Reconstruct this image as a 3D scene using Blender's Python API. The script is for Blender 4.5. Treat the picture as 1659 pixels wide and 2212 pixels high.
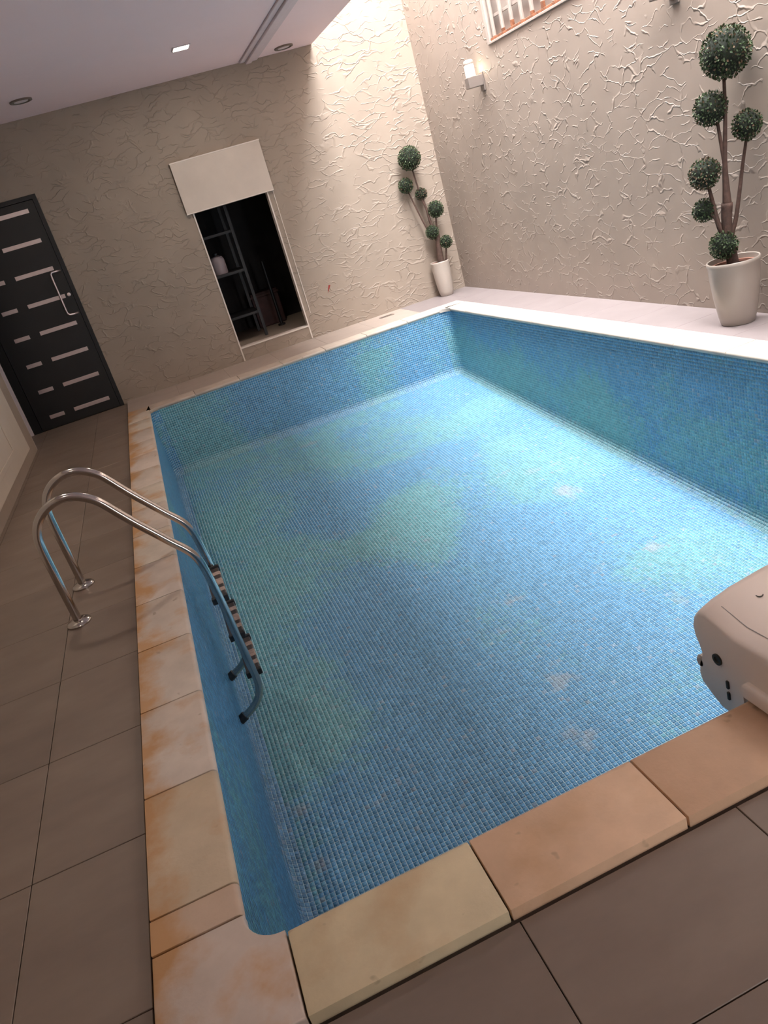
import bpy, bmesh, math, random
import numpy as np
from mathutils import Vector, Matrix

for o in list(bpy.data.objects): bpy.data.objects.remove(o, do_unlink=True)
scn = bpy.context.scene
COL = scn.collection
random.seed(7)
rng = np.random.default_rng(11)

# ------------------------------------------------------------------ camera
FPX = 1639.1857
CAM = Vector((0.3166, -1.4305, 1.55))
YAW, PIT, ROL = 0.2131, -0.4000, -0.2921
fwd = Vector((math.sin(YAW)*math.cos(PIT), math.cos(YAW)*math.cos(PIT), math.sin(PIT)))
right = Vector((math.cos(YAW), -math.sin(YAW), 0.0))
up = right.cross(fwd)
r2 = right*math.cos(ROL) + up*math.sin(ROL)
u2 = -right*math.sin(ROL) + up*math.cos(ROL)
cd = bpy.data.cameras.new('camera')
cd.sensor_fit = 'VERTICAL'; cd.sensor_height = 36.0; cd.lens = 36.0*FPX/2212.0
cd.clip_start = 0.05; cd.clip_end = 100
cam = bpy.data.objects.new('camera', cd); COL.objects.link(cam)
Mx = Matrix((( r2.x, u2.x, -fwd.x, CAM.x), (r2.y, u2.y, -fwd.y, CAM.y), (r2.z, u2.z, -fwd.z, CAM.z), (0, 0, 0, 1)))
cam.matrix_world = Mx
scn.camera = cam

# ------------------------------------------------------------------ sky light through the open light well, exposure
W_SKY = 45.0
world = bpy.data.worlds.new('sky'); scn.world = world; world.use_nodes = True
bg = world.node_tree.nodes['Background']
bg.inputs[0].default_value = (1.0, 0.985, 0.985, 1)
# overcast sky: zenith three times as bright as the horizon
_t = world.node_tree; _tc = _t.nodes.new('ShaderNodeTexCoord'); _sx = _t.nodes.new('ShaderNodeSeparateXYZ')
_mr = _t.nodes.new('ShaderNodeMapRange'); _mr.inputs[3].default_value = W_SKY/3; _mr.inputs[4].default_value = W_SKY
_t.links.new(_tc.outputs['Generated'], _sx.inputs[0]); _t.links.new(_sx.outputs[2], _mr.inputs[0]); _t.links.new(_mr.outputs[0], bg.inputs[1])
scn.view_settings.view_transform = 'Standard'; scn.view_settings.look = 'None'
scn.view_settings.gamma = 1.0; scn.view_settings.use_curve_mapping = False
scn.view_settings.exposure = 0.1

# ------------------------------------------------------------------ main measures (metres)
PW, PL = 3.595, 7.108            # pool, inner coping edge
ZN, ZS = -1.374, 0.5826/7.108    # floor height at near end, slope
YW, XR, XL = 8.113, 4.302, -1.232 # far wall, right wall, left wall
YB = -3.2                        # wall behind the camera
ZC, XC = 3.085, 3.13             # ceiling height, ceiling edge over the pool
WELL0, WELLT = 0.3, 5.6          # light well: near end, top
ZD = -0.03                       # paving level on the left and near side
CW = 0.24                        # coping width

pl = bpy.data.lights.new('well_portal', 'AREA'); pl.shape = 'RECTANGLE'
pl.size = XR - XC; pl.size_y = YW - WELL0; pl.energy = 1
try: pl.cycles.is_portal = True
except Exception: pass
po = bpy.data.objects.new('well_portal', pl); COL.objects.link(po)
po.location = ((XR+XC)/2, (YW+WELL0)/2, WELLT)
# unseen door opening added behind the camera to let in fill daylight
GX0, GX1, GZ1 = 2.5, 3.2, 2.1
p2 = bpy.data.lights.new('fill_door_portal', 'AREA'); p2.shape = 'RECTANGLE'
p2.size = GX1-GX0; p2.size_y = GZ1; p2.energy = 1
try: p2.cycles.is_portal = True
except Exception: pass
p2o = bpy.data.objects.new('fill_door_portal', p2); COL.objects.link(p2o)
p2o.location = ((GX0+GX1)/2, YB-.13, GZ1/2); p2o.rotation_euler = (math.pi/2, 0, 0)

# ------------------------------------------------------------------ material helpers
def srgb(r, g, b):
    f = lambda c: (c/255/12.92) if c/255 <= 0.04045 else ((c/255+0.055)/1.055)**2.4
    return (f(r), f(g), f(b), 1.0)
class NT:
    def __init__(s, name):
        s.m = bpy.data.materials.new(name); s.m.use_nodes = True
        s.t = s.m.node_tree; s.b = s.t.nodes['Principled BSDF']
    def n(s, typ, **kw):
        nd = s.t.nodes.new(typ)
        for k, v in kw.items():
            if k[0] == '_': nd.inputs[int(k[1:])].default_value = v
            else: setattr(nd, k, v)
        return nd
    def l(s, a, b): s.t.links.new(a, b)
    def pos(s): return s.n('ShaderNodeNewGeometry').outputs['Position']
    def mapv(s, src, sc):
        m = s.n('ShaderNodeMapping'); m.inputs['Scale'].default_value = sc
        s.l(src, m.inputs['Vector']); return m.outputs[0]
    def noise(s, vec, scale, det=4, rough=.55):
        nd = s.n('ShaderNodeTexNoise'); nd.inputs['Scale'].default_value = scale
        nd.inputs['Detail'].default_value = det; nd.inputs['Roughness'].default_value = rough
        if vec is not None: s.l(vec, nd.inputs['Vector'])
        return nd
    def ramp(s, fac, stops):
        r = s.n('ShaderNodeValToRGB'); e = r.color_ramp.elements
        while len(e) < len(stops): e.new(0.5)
        for el, (p, c) in zip(e, stops):
            el.position = p; el.color = c if len(c) == 4 else (*c, 1)
        s.l(fac, r.inputs[0]); return r.outputs[0]
    def mix(s, fac, a, b, blend='MIX'):
        m = s.n('ShaderNodeMix'); m.data_type = 'RGBA'; m.blend_type = blend
        for i, v in ((0, fac), (6, a), (7, b)):
            if isinstance(v, (int, float)): m.inputs[i].default_value = v
            elif isinstance(v, tuple): m.inputs[i].default_value = v
            else: s.l(v, m.inputs[i])
        return m.outputs[2]
    def math(s, op, a, b=None, c=None):
        m = s.n('ShaderNodeMath'); m.operation = op
        for i, v in enumerate((a, b, c)):
            if v is None: continue
            if isinstance(v, (int, float)): m.inputs[i].default_value = v
            else: s.l(v, m.inputs[i])
        return m.outputs[0]
    def col(s, c):
        if isinstance(c, tuple): s.b.inputs['Base Color'].default_value = c
        else: s.l(c, s.b.inputs['Base Color'])
    def rough(s, v):
        if isinstance(v, (int, float)): s.b.inputs['Roughness'].default_value = v
        else: s.l(v, s.b.inputs['Roughness'])
    def bump(s, h, strength=.5, dist=.01):
        b = s.n('ShaderNodeBump'); b.inputs['Strength'].default_value = strength
        b.inputs['Distance'].default_value = dist; s.l(h, b.inputs['Height'])
        s.l(b.outputs[0], s.b.inputs['Normal'])
    def set(s, **kw):
        for k, v in kw.items(): s.b.inputs[k.replace('_', ' ')].default_value = v

def plain(name, c, rough=.5, metal=0.0, var=.08, scale=9.0, bump=0.0, coat=0.0):
    t = NT(name); p = t.pos()
    nz = t.noise(p, scale)
    lo = tuple(x*(1-var) for x in c[:3])+(1,); hi = tuple(min(1, x*(1+var)) for x in c[:3])+(1,)
    t.col(t.ramp(nz.outputs[0], [(.3, lo), (.7, hi)])); t.rough(rough); t.set(Metallic=metal)
    if coat: t.set(Coat_Weight=coat)
    if bump: t.bump(t.noise(p, scale*6).outputs[0], bump, .004)
    return t.m

M = {}
# crackled stone relief panels of the walls
def wall_relief(name, c, horiz, width, b0, b1, dist):
    t = NT(name); p = t.pos()
    warp = t.noise(p, 3.2, 2)
    wv = t.n('ShaderNodeVectorMath', operation='SCALE'); wv.inputs[3].default_value = .26
    sub = t.n('ShaderNodeVectorMath', operation='SUBTRACT'); t.l(warp.outputs[1], sub.inputs[0]); sub.inputs[1].default_value = (.5, .5, .5)
    t.l(sub.outputs[0], wv.inputs[0])
    warp2 = t.noise(p, 17, 1)
    wv2 = t.n('ShaderNodeVectorMath', operation='SCALE'); wv2.inputs[3].default_value = .045
    sub2 = t.n('ShaderNodeVectorMath', operation='SUBTRACT'); t.l(warp2.outputs[1], sub2.inputs[0]); sub2.inputs[1].default_value = (.5, .5, .5)
    t.l(sub2.outputs[0], wv2.inputs[0])
    ad = t.n('ShaderNodeVectorMath', operation='ADD'); t.l(p, ad.inputs[0]); t.l(wv.outputs[0], ad.inputs[1])
    ad2 = t.n('ShaderNodeVectorMath', operation='ADD'); t.l(ad.outputs[0], ad2.inputs[0]); t.l(wv2.outputs[0], ad2.inputs[1])
    vec = t.mapv(ad2.outputs[0], horiz)
    vo = t.n('ShaderNodeTexVoronoi'); vo.feature = 'DISTANCE_TO_EDGE'; vo.inputs['Scale'].default_value = 1.0
    t.l(vec, vo.inputs['Vector'])
    ridge = t.n('ShaderNodeMapRange'); ridge.inputs[1].default_value = 0.0; ridge.inputs[2].default_value = width
    ridge.inputs[3].default_value = 1.0; ridge.inputs[4].default_value = 0.0; ridge.interpolation_type = 'SMOOTHSTEP'
    t.l(vo.outputs[0], ridge.inputs[0])
    brk = t.n('ShaderNodeMapRange'); brk.inputs[1].default_value = b0; brk.inputs[2].default_value = b1
    t.l(t.noise(p, 6.5, 1).outputs[0], brk.inputs[0])
    h = t.math('MULTIPLY', ridge.outputs[0], brk.outputs[0])
    h2 = t.math('MULTIPLY_ADD', t.noise(p, 7, 2).outputs[0], .35, h)
    t.bump(h2, .8, dist)
    nz = t.noise(p, 2.2, 2)
    lo = tuple(x*.93 for x in c[:3])+(1,); hi = tuple(min(1, x*1.06) for x in c[:3])+(1,)
    t.col(t.ramp(nz.outputs[0], [(.3, lo), (.7, hi)])); t.rough(.55)
    return t.m
M['wall_far'] = wall_relief('relief_stone_far', (.325, .262, .21, 1), (4.4, 1.0, 13.0), .07, .40, .56, .0062)
M['wall_right'] = wall_relief('relief_stone_right', (.34, .28, .235, 1), (1.0, 5.2, 11.5), .06, .44, .58, .0066)
M['plaster'] = plain('plaster', (.74, .68, .68, 1), .7, var=.03, scale=1.5)
M['ceiling'] = plain('ceiling_paint', (.88, .70, .715, 1), .65, var=.02, scale=1.2)
M['cornice'] = plain('cornice_paint', (.64, .54, .56, 1), .6, var=.03)
M['cream'] = plain('cream_panel', (.60, .52, .43, 1), .45, var=.03, scale=3)
M['panelbox'] = plain('cream_stone_panel', (.60, .52, .45, 1), .4, var=.05, scale=4)
M['border'] = plain('brown_border', (.36, .29, .23, 1), .5, var=.05, scale=4)
M['trimlight'] = plain('pale_edge_trim', (.72, .64, .58, 1), .35, var=.03)
M['jamb_white'] = plain('white_jamb', (.66, .58, .60, 1), .5, var=.03)
M['grout_dark'] = plain('dark_joint', (.06, .045, .035, 1), .9, var=.2, scale=30)
M['black_door'] = plain('black_lacquer', (.012, .012, .013, 1), .38, var=.15, scale=3)
M['black_frame'] = plain('black_frame', (.008, .008, .009, 1), .4, var=.15, scale=3)
M['chrome_strip'] = plain('brushed_strip', (.72, .62, .62, 1), .32, metal=.85, var=.04, scale=20)
M['steel'] = plain('polished_steel', (.50, .46, .43, 1), .16, metal=1.0, var=.03, scale=14)
M['rubber'] = plain('black_rubber', (.015, .015, .018, 1), .5, var=.2)
M['tread_dark'] = plain('dark_tread_plastic', (.035, .026, .026, 1), .45, var=.2, scale=25)
M['tread_pad'] = plain('worn_tread_pad', (.42, .32, .27, 1), .55, var=.25, scale=40)
M['plastic'] = plain('beige_plastic', (.88, .77, .69, 1), .42, var=.03, scale=3)
M['plastic_dark'] = plain('grey_plastic', (.45, .42, .40, 1), .45, var=.04, scale=5)
M['hole'] = plain('dark_hole', (.03, .03, .022, 1), .5, var=.2)
M['pot'] = plain('white_glazed_pot', (.46, .40, .35, 1), .28, var=.03, scale=4)
M['pot_wide'] = plain('beige_glazed_pot', (.345, .295, .255, 1), .3, var=.03, scale=4)
M['liner'] = plain('terracotta_liner', (.30, .14, .10, 1), .6, var=.1, scale=10)
M['soil'] = plain('brown_soil', (.055, .028, .022, 1), .95, var=.4, scale=40, bump=.8)
M['bark'] = plain('brown_bark', (.085, .048, .036, 1), .8, var=.3, scale=30, bump=.6)
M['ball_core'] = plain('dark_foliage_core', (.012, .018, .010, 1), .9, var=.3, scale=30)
M['lamp_metal'] = plain('grey_lamp_metal', (.22, .185, .165, 1), .4, metal=.2, var=.03)
M['win_frame'] = plain('cream_window_paint', (.40, .35, .31, 1), .5, var=.04, scale=6)
M['rust'] = plain('rusty_iron', (.22, .085, .04, 1), .85, var=.5, scale=22, bump=.6)
M['win_sheet'] = plain('frosted_pane', (.36, .315, .28, 1), .3, var=.03, scale=4)
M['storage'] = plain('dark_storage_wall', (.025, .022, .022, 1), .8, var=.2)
M['white_thing'] = plain('white_canister_plastic', (.30, .25, .27, 1), .5, var=.05)
M['dark_red'] = plain('dark_red_board', (.05, .018, .018, 1), .7, var=.3)
M['dark_grey'] = plain('dark_grey_metal', (.010, .010, .011, 1), .5, var=.2)
M['red_mark'] = plain('red_paint', (.30, .02, .015, 1), .6, var=.2)
M['grate'] = plain('drain_metal', (.25, .20, .17, 1), .5, metal=.4, var=.2)

def emis(name, c, s):
    t = NT(name); t.col(c); t.set(Emission_Color=c, Emission_Strength=s); return t.m
M['down_ring'] = plain('bronze_ring', (.16, .125, .10, 1), .5, var=.05)
M['bulb'] = emis('lit_lamp_glass', (1, .88, .70, 1), 3.0)
M['down_lit'] = emis('lit_downlight', (1, .93, .80, 1), 6.0)

# leaves: glossy box leaves, colour per leaf from an attribute
t = NT('box_leaf'); at = t.n('ShaderNodeAttribute'); at.attribute_name = 'col'
t.col(at.outputs['Color']); t.rough(.62); t.set(Specular_IOR_Level=.3); M['leaf'] = t.m

# porcelain paving
t = NT('brown_porcelain'); p = t.pos()
oi = t.n('ShaderNodeObjectInfo')
n1 = t.noise(t.mapv(p, (1.0, 2.2, 1)), 2.3, 6, .6)
base = t.ramp(n1.outputs[0], [(.25, (.172, .126, .098)), (.55, (.214, .160, .124)), (.8, (.250, .192, .152))])
rv = t.n('ShaderNodeMapRange'); rv.inputs[3].default_value = .93; rv.inputs[4].default_value = 1.07; t.l(oi.outputs['Random'], rv.inputs[0])
vm = t.n('ShaderNodeHueSaturation'); t.l(rv.outputs[0], vm.inputs['Value']); t.l(base, vm.inputs['Color'])
t.col(vm.outputs[0]); t.rough(.45); M['porcelain'] = t.m
# pale paving by the right wall and along the far wall
t = NT('pale_marble'); p = t.pos()
n1 = t.noise(p, 3.0, 6, .6)
t.col(t.ramp(n1.outputs[0], [(.25, (.225, .19, .188)), (.75, (.265, .225, .225))])); t.rough(.4); M['marble'] = t.m
t = NT('far_marble'); p = t.pos()
n1 = t.noise(p, 3.0, 6, .6)
t.col(t.ramp(n1.outputs[0], [(.25, (.36, .29, .25)), (.75, (.45, .37, .32))])); t.rough(.4); M['marble_far'] = t.m

# sandstone coping: own tint per stone, ochre stains with ragged edges
def coping_mat():
    t = NT('stained_sandstone'); p = t.pos(); oi = t.n('ShaderNodeObjectInfo')
    n1 = t.noise(p, 6, 6, .6)
    g = t.ramp(n1.outputs[0], [(.25, (.84, .84, .84)), (.75, (1.1, 1.1, 1.1))])
    c = t.mix(1.0, oi.outputs['Color'], g, 'MULTIPLY')
    sx = t.n('ShaderNodeSeparateXYZ'); t.l(p, sx.inputs[0])
    edge = t.n('ShaderNodeMapRange'); edge.inputs[1].default_value = -.12; edge.inputs[2].default_value = -.235
    t.l(sx.outputs[0], edge.inputs[0])
    nn = t.noise(p, 4.0, 5, .6)
    s1 = t.math('MULTIPLY_ADD', edge.outputs[0], .22, nn.outputs[0])
    st = t.ramp(s1, [(.52, (0, 0, 0)), (.74, (1, 1, 1))])
    near = t.n('ShaderNodeMapRange'); near.inputs[1].default_value = -.06; near.inputs[2].default_value = .06
    near.inputs[3].default_value = .2; near.inputs[4].default_value = 1.0
    al = t.math('MULTIPLY', st, oi.outputs['Alpha'])
    c2 = t.mix(al, c, (.50, .275, .12, 1))
    sp = t.noise(p, 15, 2)
    spots = t.ramp(sp.outputs[0], [(.69, (0, 0, 0)), (.75, (.5, .5, .5))])
    c3 = t.mix(spots, c2, (.20, .13, .07, 1))
    t.col(c3); t.rough(.5); t.bump(t.noise(p, 90, 3).outputs[0], .15, .003)
    return t.m
M['coping'] = coping_mat()

# glass mosaic
def mosaic_mat(name, attr):
    t = NT(name); p = t.pos()
    if attr:
        a = t.n('ShaderNodeAttribute'); a.attribute_name = 'col'; c = a.outputs['Color']
    else: c = t.n('ShaderNodeObjectInfo').outputs['Color']
    n = t.noise(p, 140, 0)
    t.col(c); t.rough(t.math('MULTIPLY_ADD', n.outputs[0], .12, .16)); return t.m
M['mosaic'] = mosaic_mat('glass_mosaic', True); M['mosaic_one'] = mosaic_mat('glass_mosaic_single', False)
M['grout'] = plain('pale_blue_grout', (.50, .68, .72, 1), .7, var=.08, scale=6)

# ------------------------------------------------------------------ mesh helpers
def link(name, mesh, mat, parent=None, loc=None):
    o = bpy.data.objects.new(name, mesh); COL.objects.link(o)
    if mat is not None and len(mesh.materials) == 0: mesh.materials.append(mat)
    if loc is not None: o.location = loc
    if parent is not None: o.parent = parent
    return o
def empty(name, loc=(0, 0, 0)):
    o = bpy.data.objects.new(name, None); COL.objects.link(o); o.location = loc; o.empty_display_size = .1; return o
def tag(o, label=None, cat=None, group=None, kind=None):
    if label: o['label'] = label
    if cat: o['category'] = cat
    if group: o['group'] = group
    if kind: o['kind'] = kind
    return o
class MB:
    """collects shapes in world space; build() links them as one mesh object relative to its parent"""
    def __init__(s): s.bm = bmesh.new()
    def box(s, x0, x1, y0, y1, z0, z1, bev=0.0, seg=2):
        r = bmesh.ops.create_cube(s.bm, size=1.0)
        vs = r['verts']
        for v in vs: v.co = Vector((x0+(v.co.x+.5)*(x1-x0), y0+(v.co.y+.5)*(y1-y0), z0+(v.co.z+.5)*(z1-z0)))
        if bev > 0:
            es = list({e for v in vs for e in v.link_edges})
            bmesh.ops.bevel(s.bm, geom=es, offset=bev, segments=seg, affect='EDGES', profile=.5)
        return s
    def quad(s, *pts):
        s.bm.faces.new([s.bm.verts.new(p) for p in pts]); return s
    def tube(s, pts, rad, n=16, cap=True):
        pts = [Vector(p) for p in pts]
        if not hasattr(rad, '__len__'): rad = [rad]*len(pts)
        rings = []; prev = None
        for i, p in enumerate(pts):
            if i == 0: d = pts[1]-p
            elif i == len(pts)-1: d = p-pts[i-1]
            else: d = (pts[i+1]-p).normalized()+(p-pts[i-1]).normalized()
            d.normalize()
            if prev is None:
                a = Vector((0, 1, 0)) if abs(d.y) < .9 else Vector((1, 0, 0))
                u = d.cross(a).normalized()
            else: u = (prev - d*prev.dot(d)).normalized()
            prev = u; v = d.cross(u)
            rings.append([s.bm.verts.new(p+(u*math.cos(2*math.pi*k/n)+v*math.sin(2*math.pi*k/n))*rad[i]) for k in range(n)])
        for a, b in zip(rings, rings[1:]):
            for k in range(n): s.bm.faces.new((a[k], a[(k+1) % n], b[(k+1) % n], b[k]))
        if cap:
            s.bm.faces.new(rings[0][::-1]); s.bm.faces.new(rings[-1])
        return s
    def lathe(s, prof, c, n=40, axis='z'):
        rings = []
        for r, h in prof:
            ring = []
            for k in range(n):
                a = 2*math.pi*k/n
                if axis == 'z': q = (c[0]+r*math.cos(a), c[1]+r*math.sin(a), c[2]+h)
                elif axis == 'x': q = (c[0]+h, c[1]+r*math.cos(a), c[2]+r*math.sin(a))
                else: q = (c[0]+r*math.cos(a), c[1]+h, c[2]+r*math.sin(a))
                ring.append(s.bm.verts.new(q))
            rings.append(ring)
        for a, b in zip(rings, rings[1:]):
            for k in range(n): s.bm.faces.new((a[k], a[(k+1) % n], b[(k+1) % n], b[k]))
        if prof[0][0] > 1e-6: s.bm.faces.new(rings[0][::-1])
        if prof[-1][0] > 1e-6: s.bm.faces.new(rings[-1])
        return s
    def prism(s, poly, axis, a0, a1, bev=0.0, seg=3):
        def P(u, v, a):
            return {'x': (a, u, v), 'y': (u, a, v), 'z': (u, v, a)}[axis]
        A = [s.bm.verts.new(P(u, v, a0)) for u, v in poly]; B = [s.bm.verts.new(P(u, v, a1)) for u, v in poly]
        n = len(poly); fs = [s.bm.faces.new(A[::-1]), s.bm.faces.new(B)]
        for k in range(n): fs.append(s.bm.faces.new((A[k], A[(k+1) % n], B[(k+1) % n], B[k])))
        bmesh.ops.recalc_face_normals(s.bm, faces=fs)
        if bev:
            es = {e for f in (fs[0], fs[1]) for e in f.edges}
            bmesh.ops.bevel(s.bm, geom=list(es), offset=bev, segments=seg, affect='EDGES', profile=.5)
        return s
    def build(s, name, mat, parent=None, smooth=False, origin=None, base=None):
        bmesh.ops.recalc_face_normals(s.bm, faces=s.bm.faces[:])
        me = bpy.data.meshes.new(name)
        off = Vector((0, 0, 0))
        if origin is not None: off = Vector(origin)
        pw = Vector((0, 0, 0))
        q = parent
        while q is not None: pw += q.location; q = q.parent
        if origin is None and parent is not None: off = pw.copy()
        for v in s.bm.verts: v.co -= off
        s.bm.to_mesh(me); s.bm.free()
        if smooth is not False:
            me.polygons.foreach_set('use_smooth', [True]*len(me.polygons))
            if smooth is not True: me.set_sharp_from_angle(angle=math.radians(smooth))
        o = link(name, me, mat, parent)
        o.location = off - pw
        return o
def rect_holes(u0, u1, v0, v1, holes):
    us = sorted({u0, u1, *[h[i] for h in holes for i in (0, 1)]}); vs = sorted({v0, v1, *[h[i] for h in holes for i in (2, 3)]})
    us = [u for u in us if u0 <= u <= u1]; vs = [v for v in vs if v0 <= v <= v1]
    for a, b in zip(us, us[1:]):
        for c, d in zip(vs, vs[1:]):
            m, n = (a+b)/2, (c+d)/2
            if not any(h[0] < m < h[1] and h[2] < n < h[3] for h in holes): yield a, b, c, d

# ------------------------------------------------------------------ room shell
# niche opening and black door opening in the far wall
NA, NB, NS, NL = 1.253, 2.141, 0.154, 1.756
DA, DB, DT = -1.360, -0.284, 2.39
m = MB()
for a, b, c, d in rect_holes(-3.0, XR+.12, -.1, WELLT, [(NA, NB, NS, NL), (DA, DB, -.1, DT)]): m.box(a, b, YW, YW+.12, c, d)
bmesh.ops.remove_doubles(m.bm, verts=m.bm.verts, dist=1e-5)
tag(m.build('wall_far', M['wall_far']), kind='structure')
m = MB()
WY0, WY1, WZ0, WZ1 = 4.55, 6.235, 2.405, 3.45
for a, b, c, d in rect_holes(YB, YW, -.1, WELLT, [(WY0, WY1, WZ0, WZ1)]): m.box(XR, XR+.14, a, b, c, d)
tag(m.build('wall_right', M['wall_right']), kind='structure')
m = MB()
for a, b, c, d in rect_holes(-3.0, XR+.14, -.1, ZC+.1, [(GX0, GX1, 0, GZ1)]): m.box(a, b, YB-.12, YB, c, d)
tag(m.build('wall_near', M['plaster']), kind='structure')
gd = tag(empty('fill_door', ((GX0+GX1)/2, YB, 0)), kind='structure')  # frame around the added fill-light opening
for x0, x1, z0, z1 in ((GX0, GX0+.06, 0, GZ1), (GX1-.06, GX1, 0, GZ1), (GX0+.06, GX1-.06, GZ1-.06, GZ1), ((GX0+GX1)/2-.04, (GX0+GX1)/2+.04, 0, GZ1-.06)):
    MB().box(x0, x1, YB-.09, YB-.03, z0, z1, .004).build('frame', M['win_frame'], gd)
# left wall, ends before the far wall (passage to the left behind its end)
wl = tag(MB().box(XL-.12, XL, YB, 7.17, -.1, ZC+.1).build('wall_left', M['border']), kind='structure')
tag(MB().box(-3.12, -3.0, 6.2, YW+.12, -.1, ZC+.1).box(-3.0, XL-.12, 6.2, 6.32, -.1, ZC+.1).build('wall_passage', M['plaster']), kind='structure')
# cream panelling on the left wall with a stepped frame
pn = MB().box(XL, XL+.022, -2.5, 6.72, .085, 2.7, .006).build('panel', M['cream'], wl)
f = MB()
for (y0, y1, z0, z1) in ((-2.2, 6.0, .215, .262), (-2.2, 6.0, 2.45, 2.5), (5.955, 6.0, .262, 2.45), (-2.2, -2.15, .262, 2.45)):
    f.box(XL+.022, XL+.032, y0, y1, z0, z1, .004)
f.build('panel_moulding', M['cream'], pn)
# ceiling with the light well opening
m = MB()
for a, b, c, d in rect_holes(-3.0, XR+.14, YB, YW, [(XC, XR+.2, WELL0, YW+1)]): m.box(a, b, c, d, ZC, ZC+.1)
ce = tag(m.build('ceiling', M['ceiling']), kind='structure')
tag(MB().box(XC-.1, XC, WELL0-.1, YW, ZC+.1, WELLT).build('wall_well_left', M['plaster']), kind='structure')
tag(MB().box(XC, XR, WELL0-.1, WELL0, ZC+.1, WELLT).build('wall_well_near', M['plaster']), kind='structure')
# stepped plaster cornice in the ceiling
co = empty('trim_1', (2.36, 2.5, ZC)); tag(co, kind='structure')
for x0, x1, h in ((2.262, 2.325, .020), (2.325, 2.395, .042), (2.395, 2.465, .026)):
    MB().box(x0, x1, -2.6, YW-.06, ZC-h, ZC, .006).build('cornice_strip', M['cornice'], co)

# ------------------------------------------------------------------ paving
fl = MB()
for a, b, c, d in rect_holes(-3.0, XR, YB, YW+2.2, [(-.02, PW+.02, -.02, PL+.02)]): fl.box(a, b, c, d, -.16, -.052)
fl = tag(fl.build('floor', M['grout_dark']), kind='structure')
def slab(x0, x1, y0, y1, z, mat, g=.0014, th=.02, cache={}):
    x0 += g; x1 -= g; y0 += g; y1 -= g
    if x1-x0 < .02 or y1-y0 < .02: return
    key = (round(x1-x0, 3), round(y1-y0, 3), mat)
    cx, cy = (x0+x1)/2, (y0+y1)/2
    if key not in cache:
        hx, hy = (x1-x0)/2, (y1-y0)/2; bm = MB()
        bm.box(-hx, hx, -hy, hy, -th, 0, .0015, 1)
        bmesh.ops.recalc_face_normals(bm.bm, faces=bm.bm.faces[:])
        me = bpy.data.meshes.new('floor_tile'); bm.bm.to_mesh(me); bm.bm.free(); me.materials.append(M[mat]); cache[key] = me
    o = link('floor_tile', cache[key], None, fl); o.location = (cx, cy, z)
XO = -CW - .011
gx = [-3.0+.6*k for k in range(0, 14)]; gy = [-3.6+.6*k for k in range(0, 22)]
for x in gx:
    for y in gy:
        X0, X1, Y0, Y1 = x, x+.6, y-.008, y+.592
        # left of the pool
        a, b = max(X0, -3.0), min(X1, XO)
        if b > a: slab(a, b, max(Y0, YB), min(Y1, YW), ZD, 'porcelain')
        # near side
        a, b, c, d = max(X0, XO), min(X1, XR), max(Y0, YB), min(Y1, -CW-.011)
        if b > a and d > c: slab(a, b, c, d, ZD, 'porcelain')
for k in range(13):   # right and far strips
    y0 = -.24+.6*k; slab(PW+CW, XR, y0, min(y0+.6, PL+CW), -.003, 'marble', g=.0006)
for k in range(8):
    x0 = -CW+.6*k; slab(x0, min(x0+.6, XR), PL+CW, YW, -.003, 'marble_far' if k < 6 else 'marble', g=.0006)
MB().box(PW+.2, XR, -.24, YW, -.052, -.024).box(-CW, PW+.2, PL+.2, YW, -.052, -.024).build('screed', M['grout_dark'], fl)

# ------------------------------------------------------------------ swimming pool
pool = tag(empty('swimming_pool', (PW/2, PL/2, 0)), 'empty sunken swimming pool lined with small blue and teal mosaic tiles', 'pool')
def fz(y): return ZN + ZS*y
OV = .014                           # coping overhang beyond the tiled wall
RC = .105                           # rounded vertical corners
RV = .075                           # cove between walls and floor
PT = .025; GAP = .0030; PROUD = .0016
X0, X1, Y0, Y1 = -OV, PW+OV, -OV, PL+OV
def perimeter():
    pts = []
    segs = [((X0+RC, Y0), (X1-RC, Y0), (0, 1)), ((X1, Y0+RC), (X1, Y1-RC), (-1, 0)), ((X1-RC, Y1), (X0+RC, Y1), (0, -1)), ((X0, Y1-RC), (X0, Y0+RC), (1, 0))]
    cc = [((X1-RC, Y0+RC), -90), ((X1-RC, Y1-RC), 0), ((X0+RC, Y1-RC), 90), ((X0+RC, Y0+RC), 180)]
    for (a, b, nrm), (c, a0) in zip(segs, cc):
        L = math.hypot(b[0]-a[0], b[1]-a[1]); n = round(L/PT)
        for i in range(n):
            q0 = (a[0]+(b[0]-a[0])*i/n, a[1]+(b[1]-a[1])*i/n); q1 = (a[0]+(b[0]-a[0])*(i+1)/n, a[1]+(b[1]-a[1])*(i+1)/n)
            pts.append((q0, q1, nrm, nrm))
        n = max(3, round(RC*math.pi/2/PT))
        for i in range(n):
            t0 = math.radians(a0+90*i/n); t1 = math.radians(a0+90*(i+1)/n)
            pts.append(((c[0]+RC*math.cos(t0), c[1]+RC*math.sin(t0)), (c[0]+RC*math.cos(t1), c[1]+RC*math.sin(t1)),
                        (-math.cos(t0), -math.sin(t0)), (-math.cos(t1), -math.sin(t1))))
    return pts
per = perimeter()
ZT = -.012
quads = []; kinds = []              # tile corner points (n,4,3) and where each sits
shell = MB()
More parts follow.
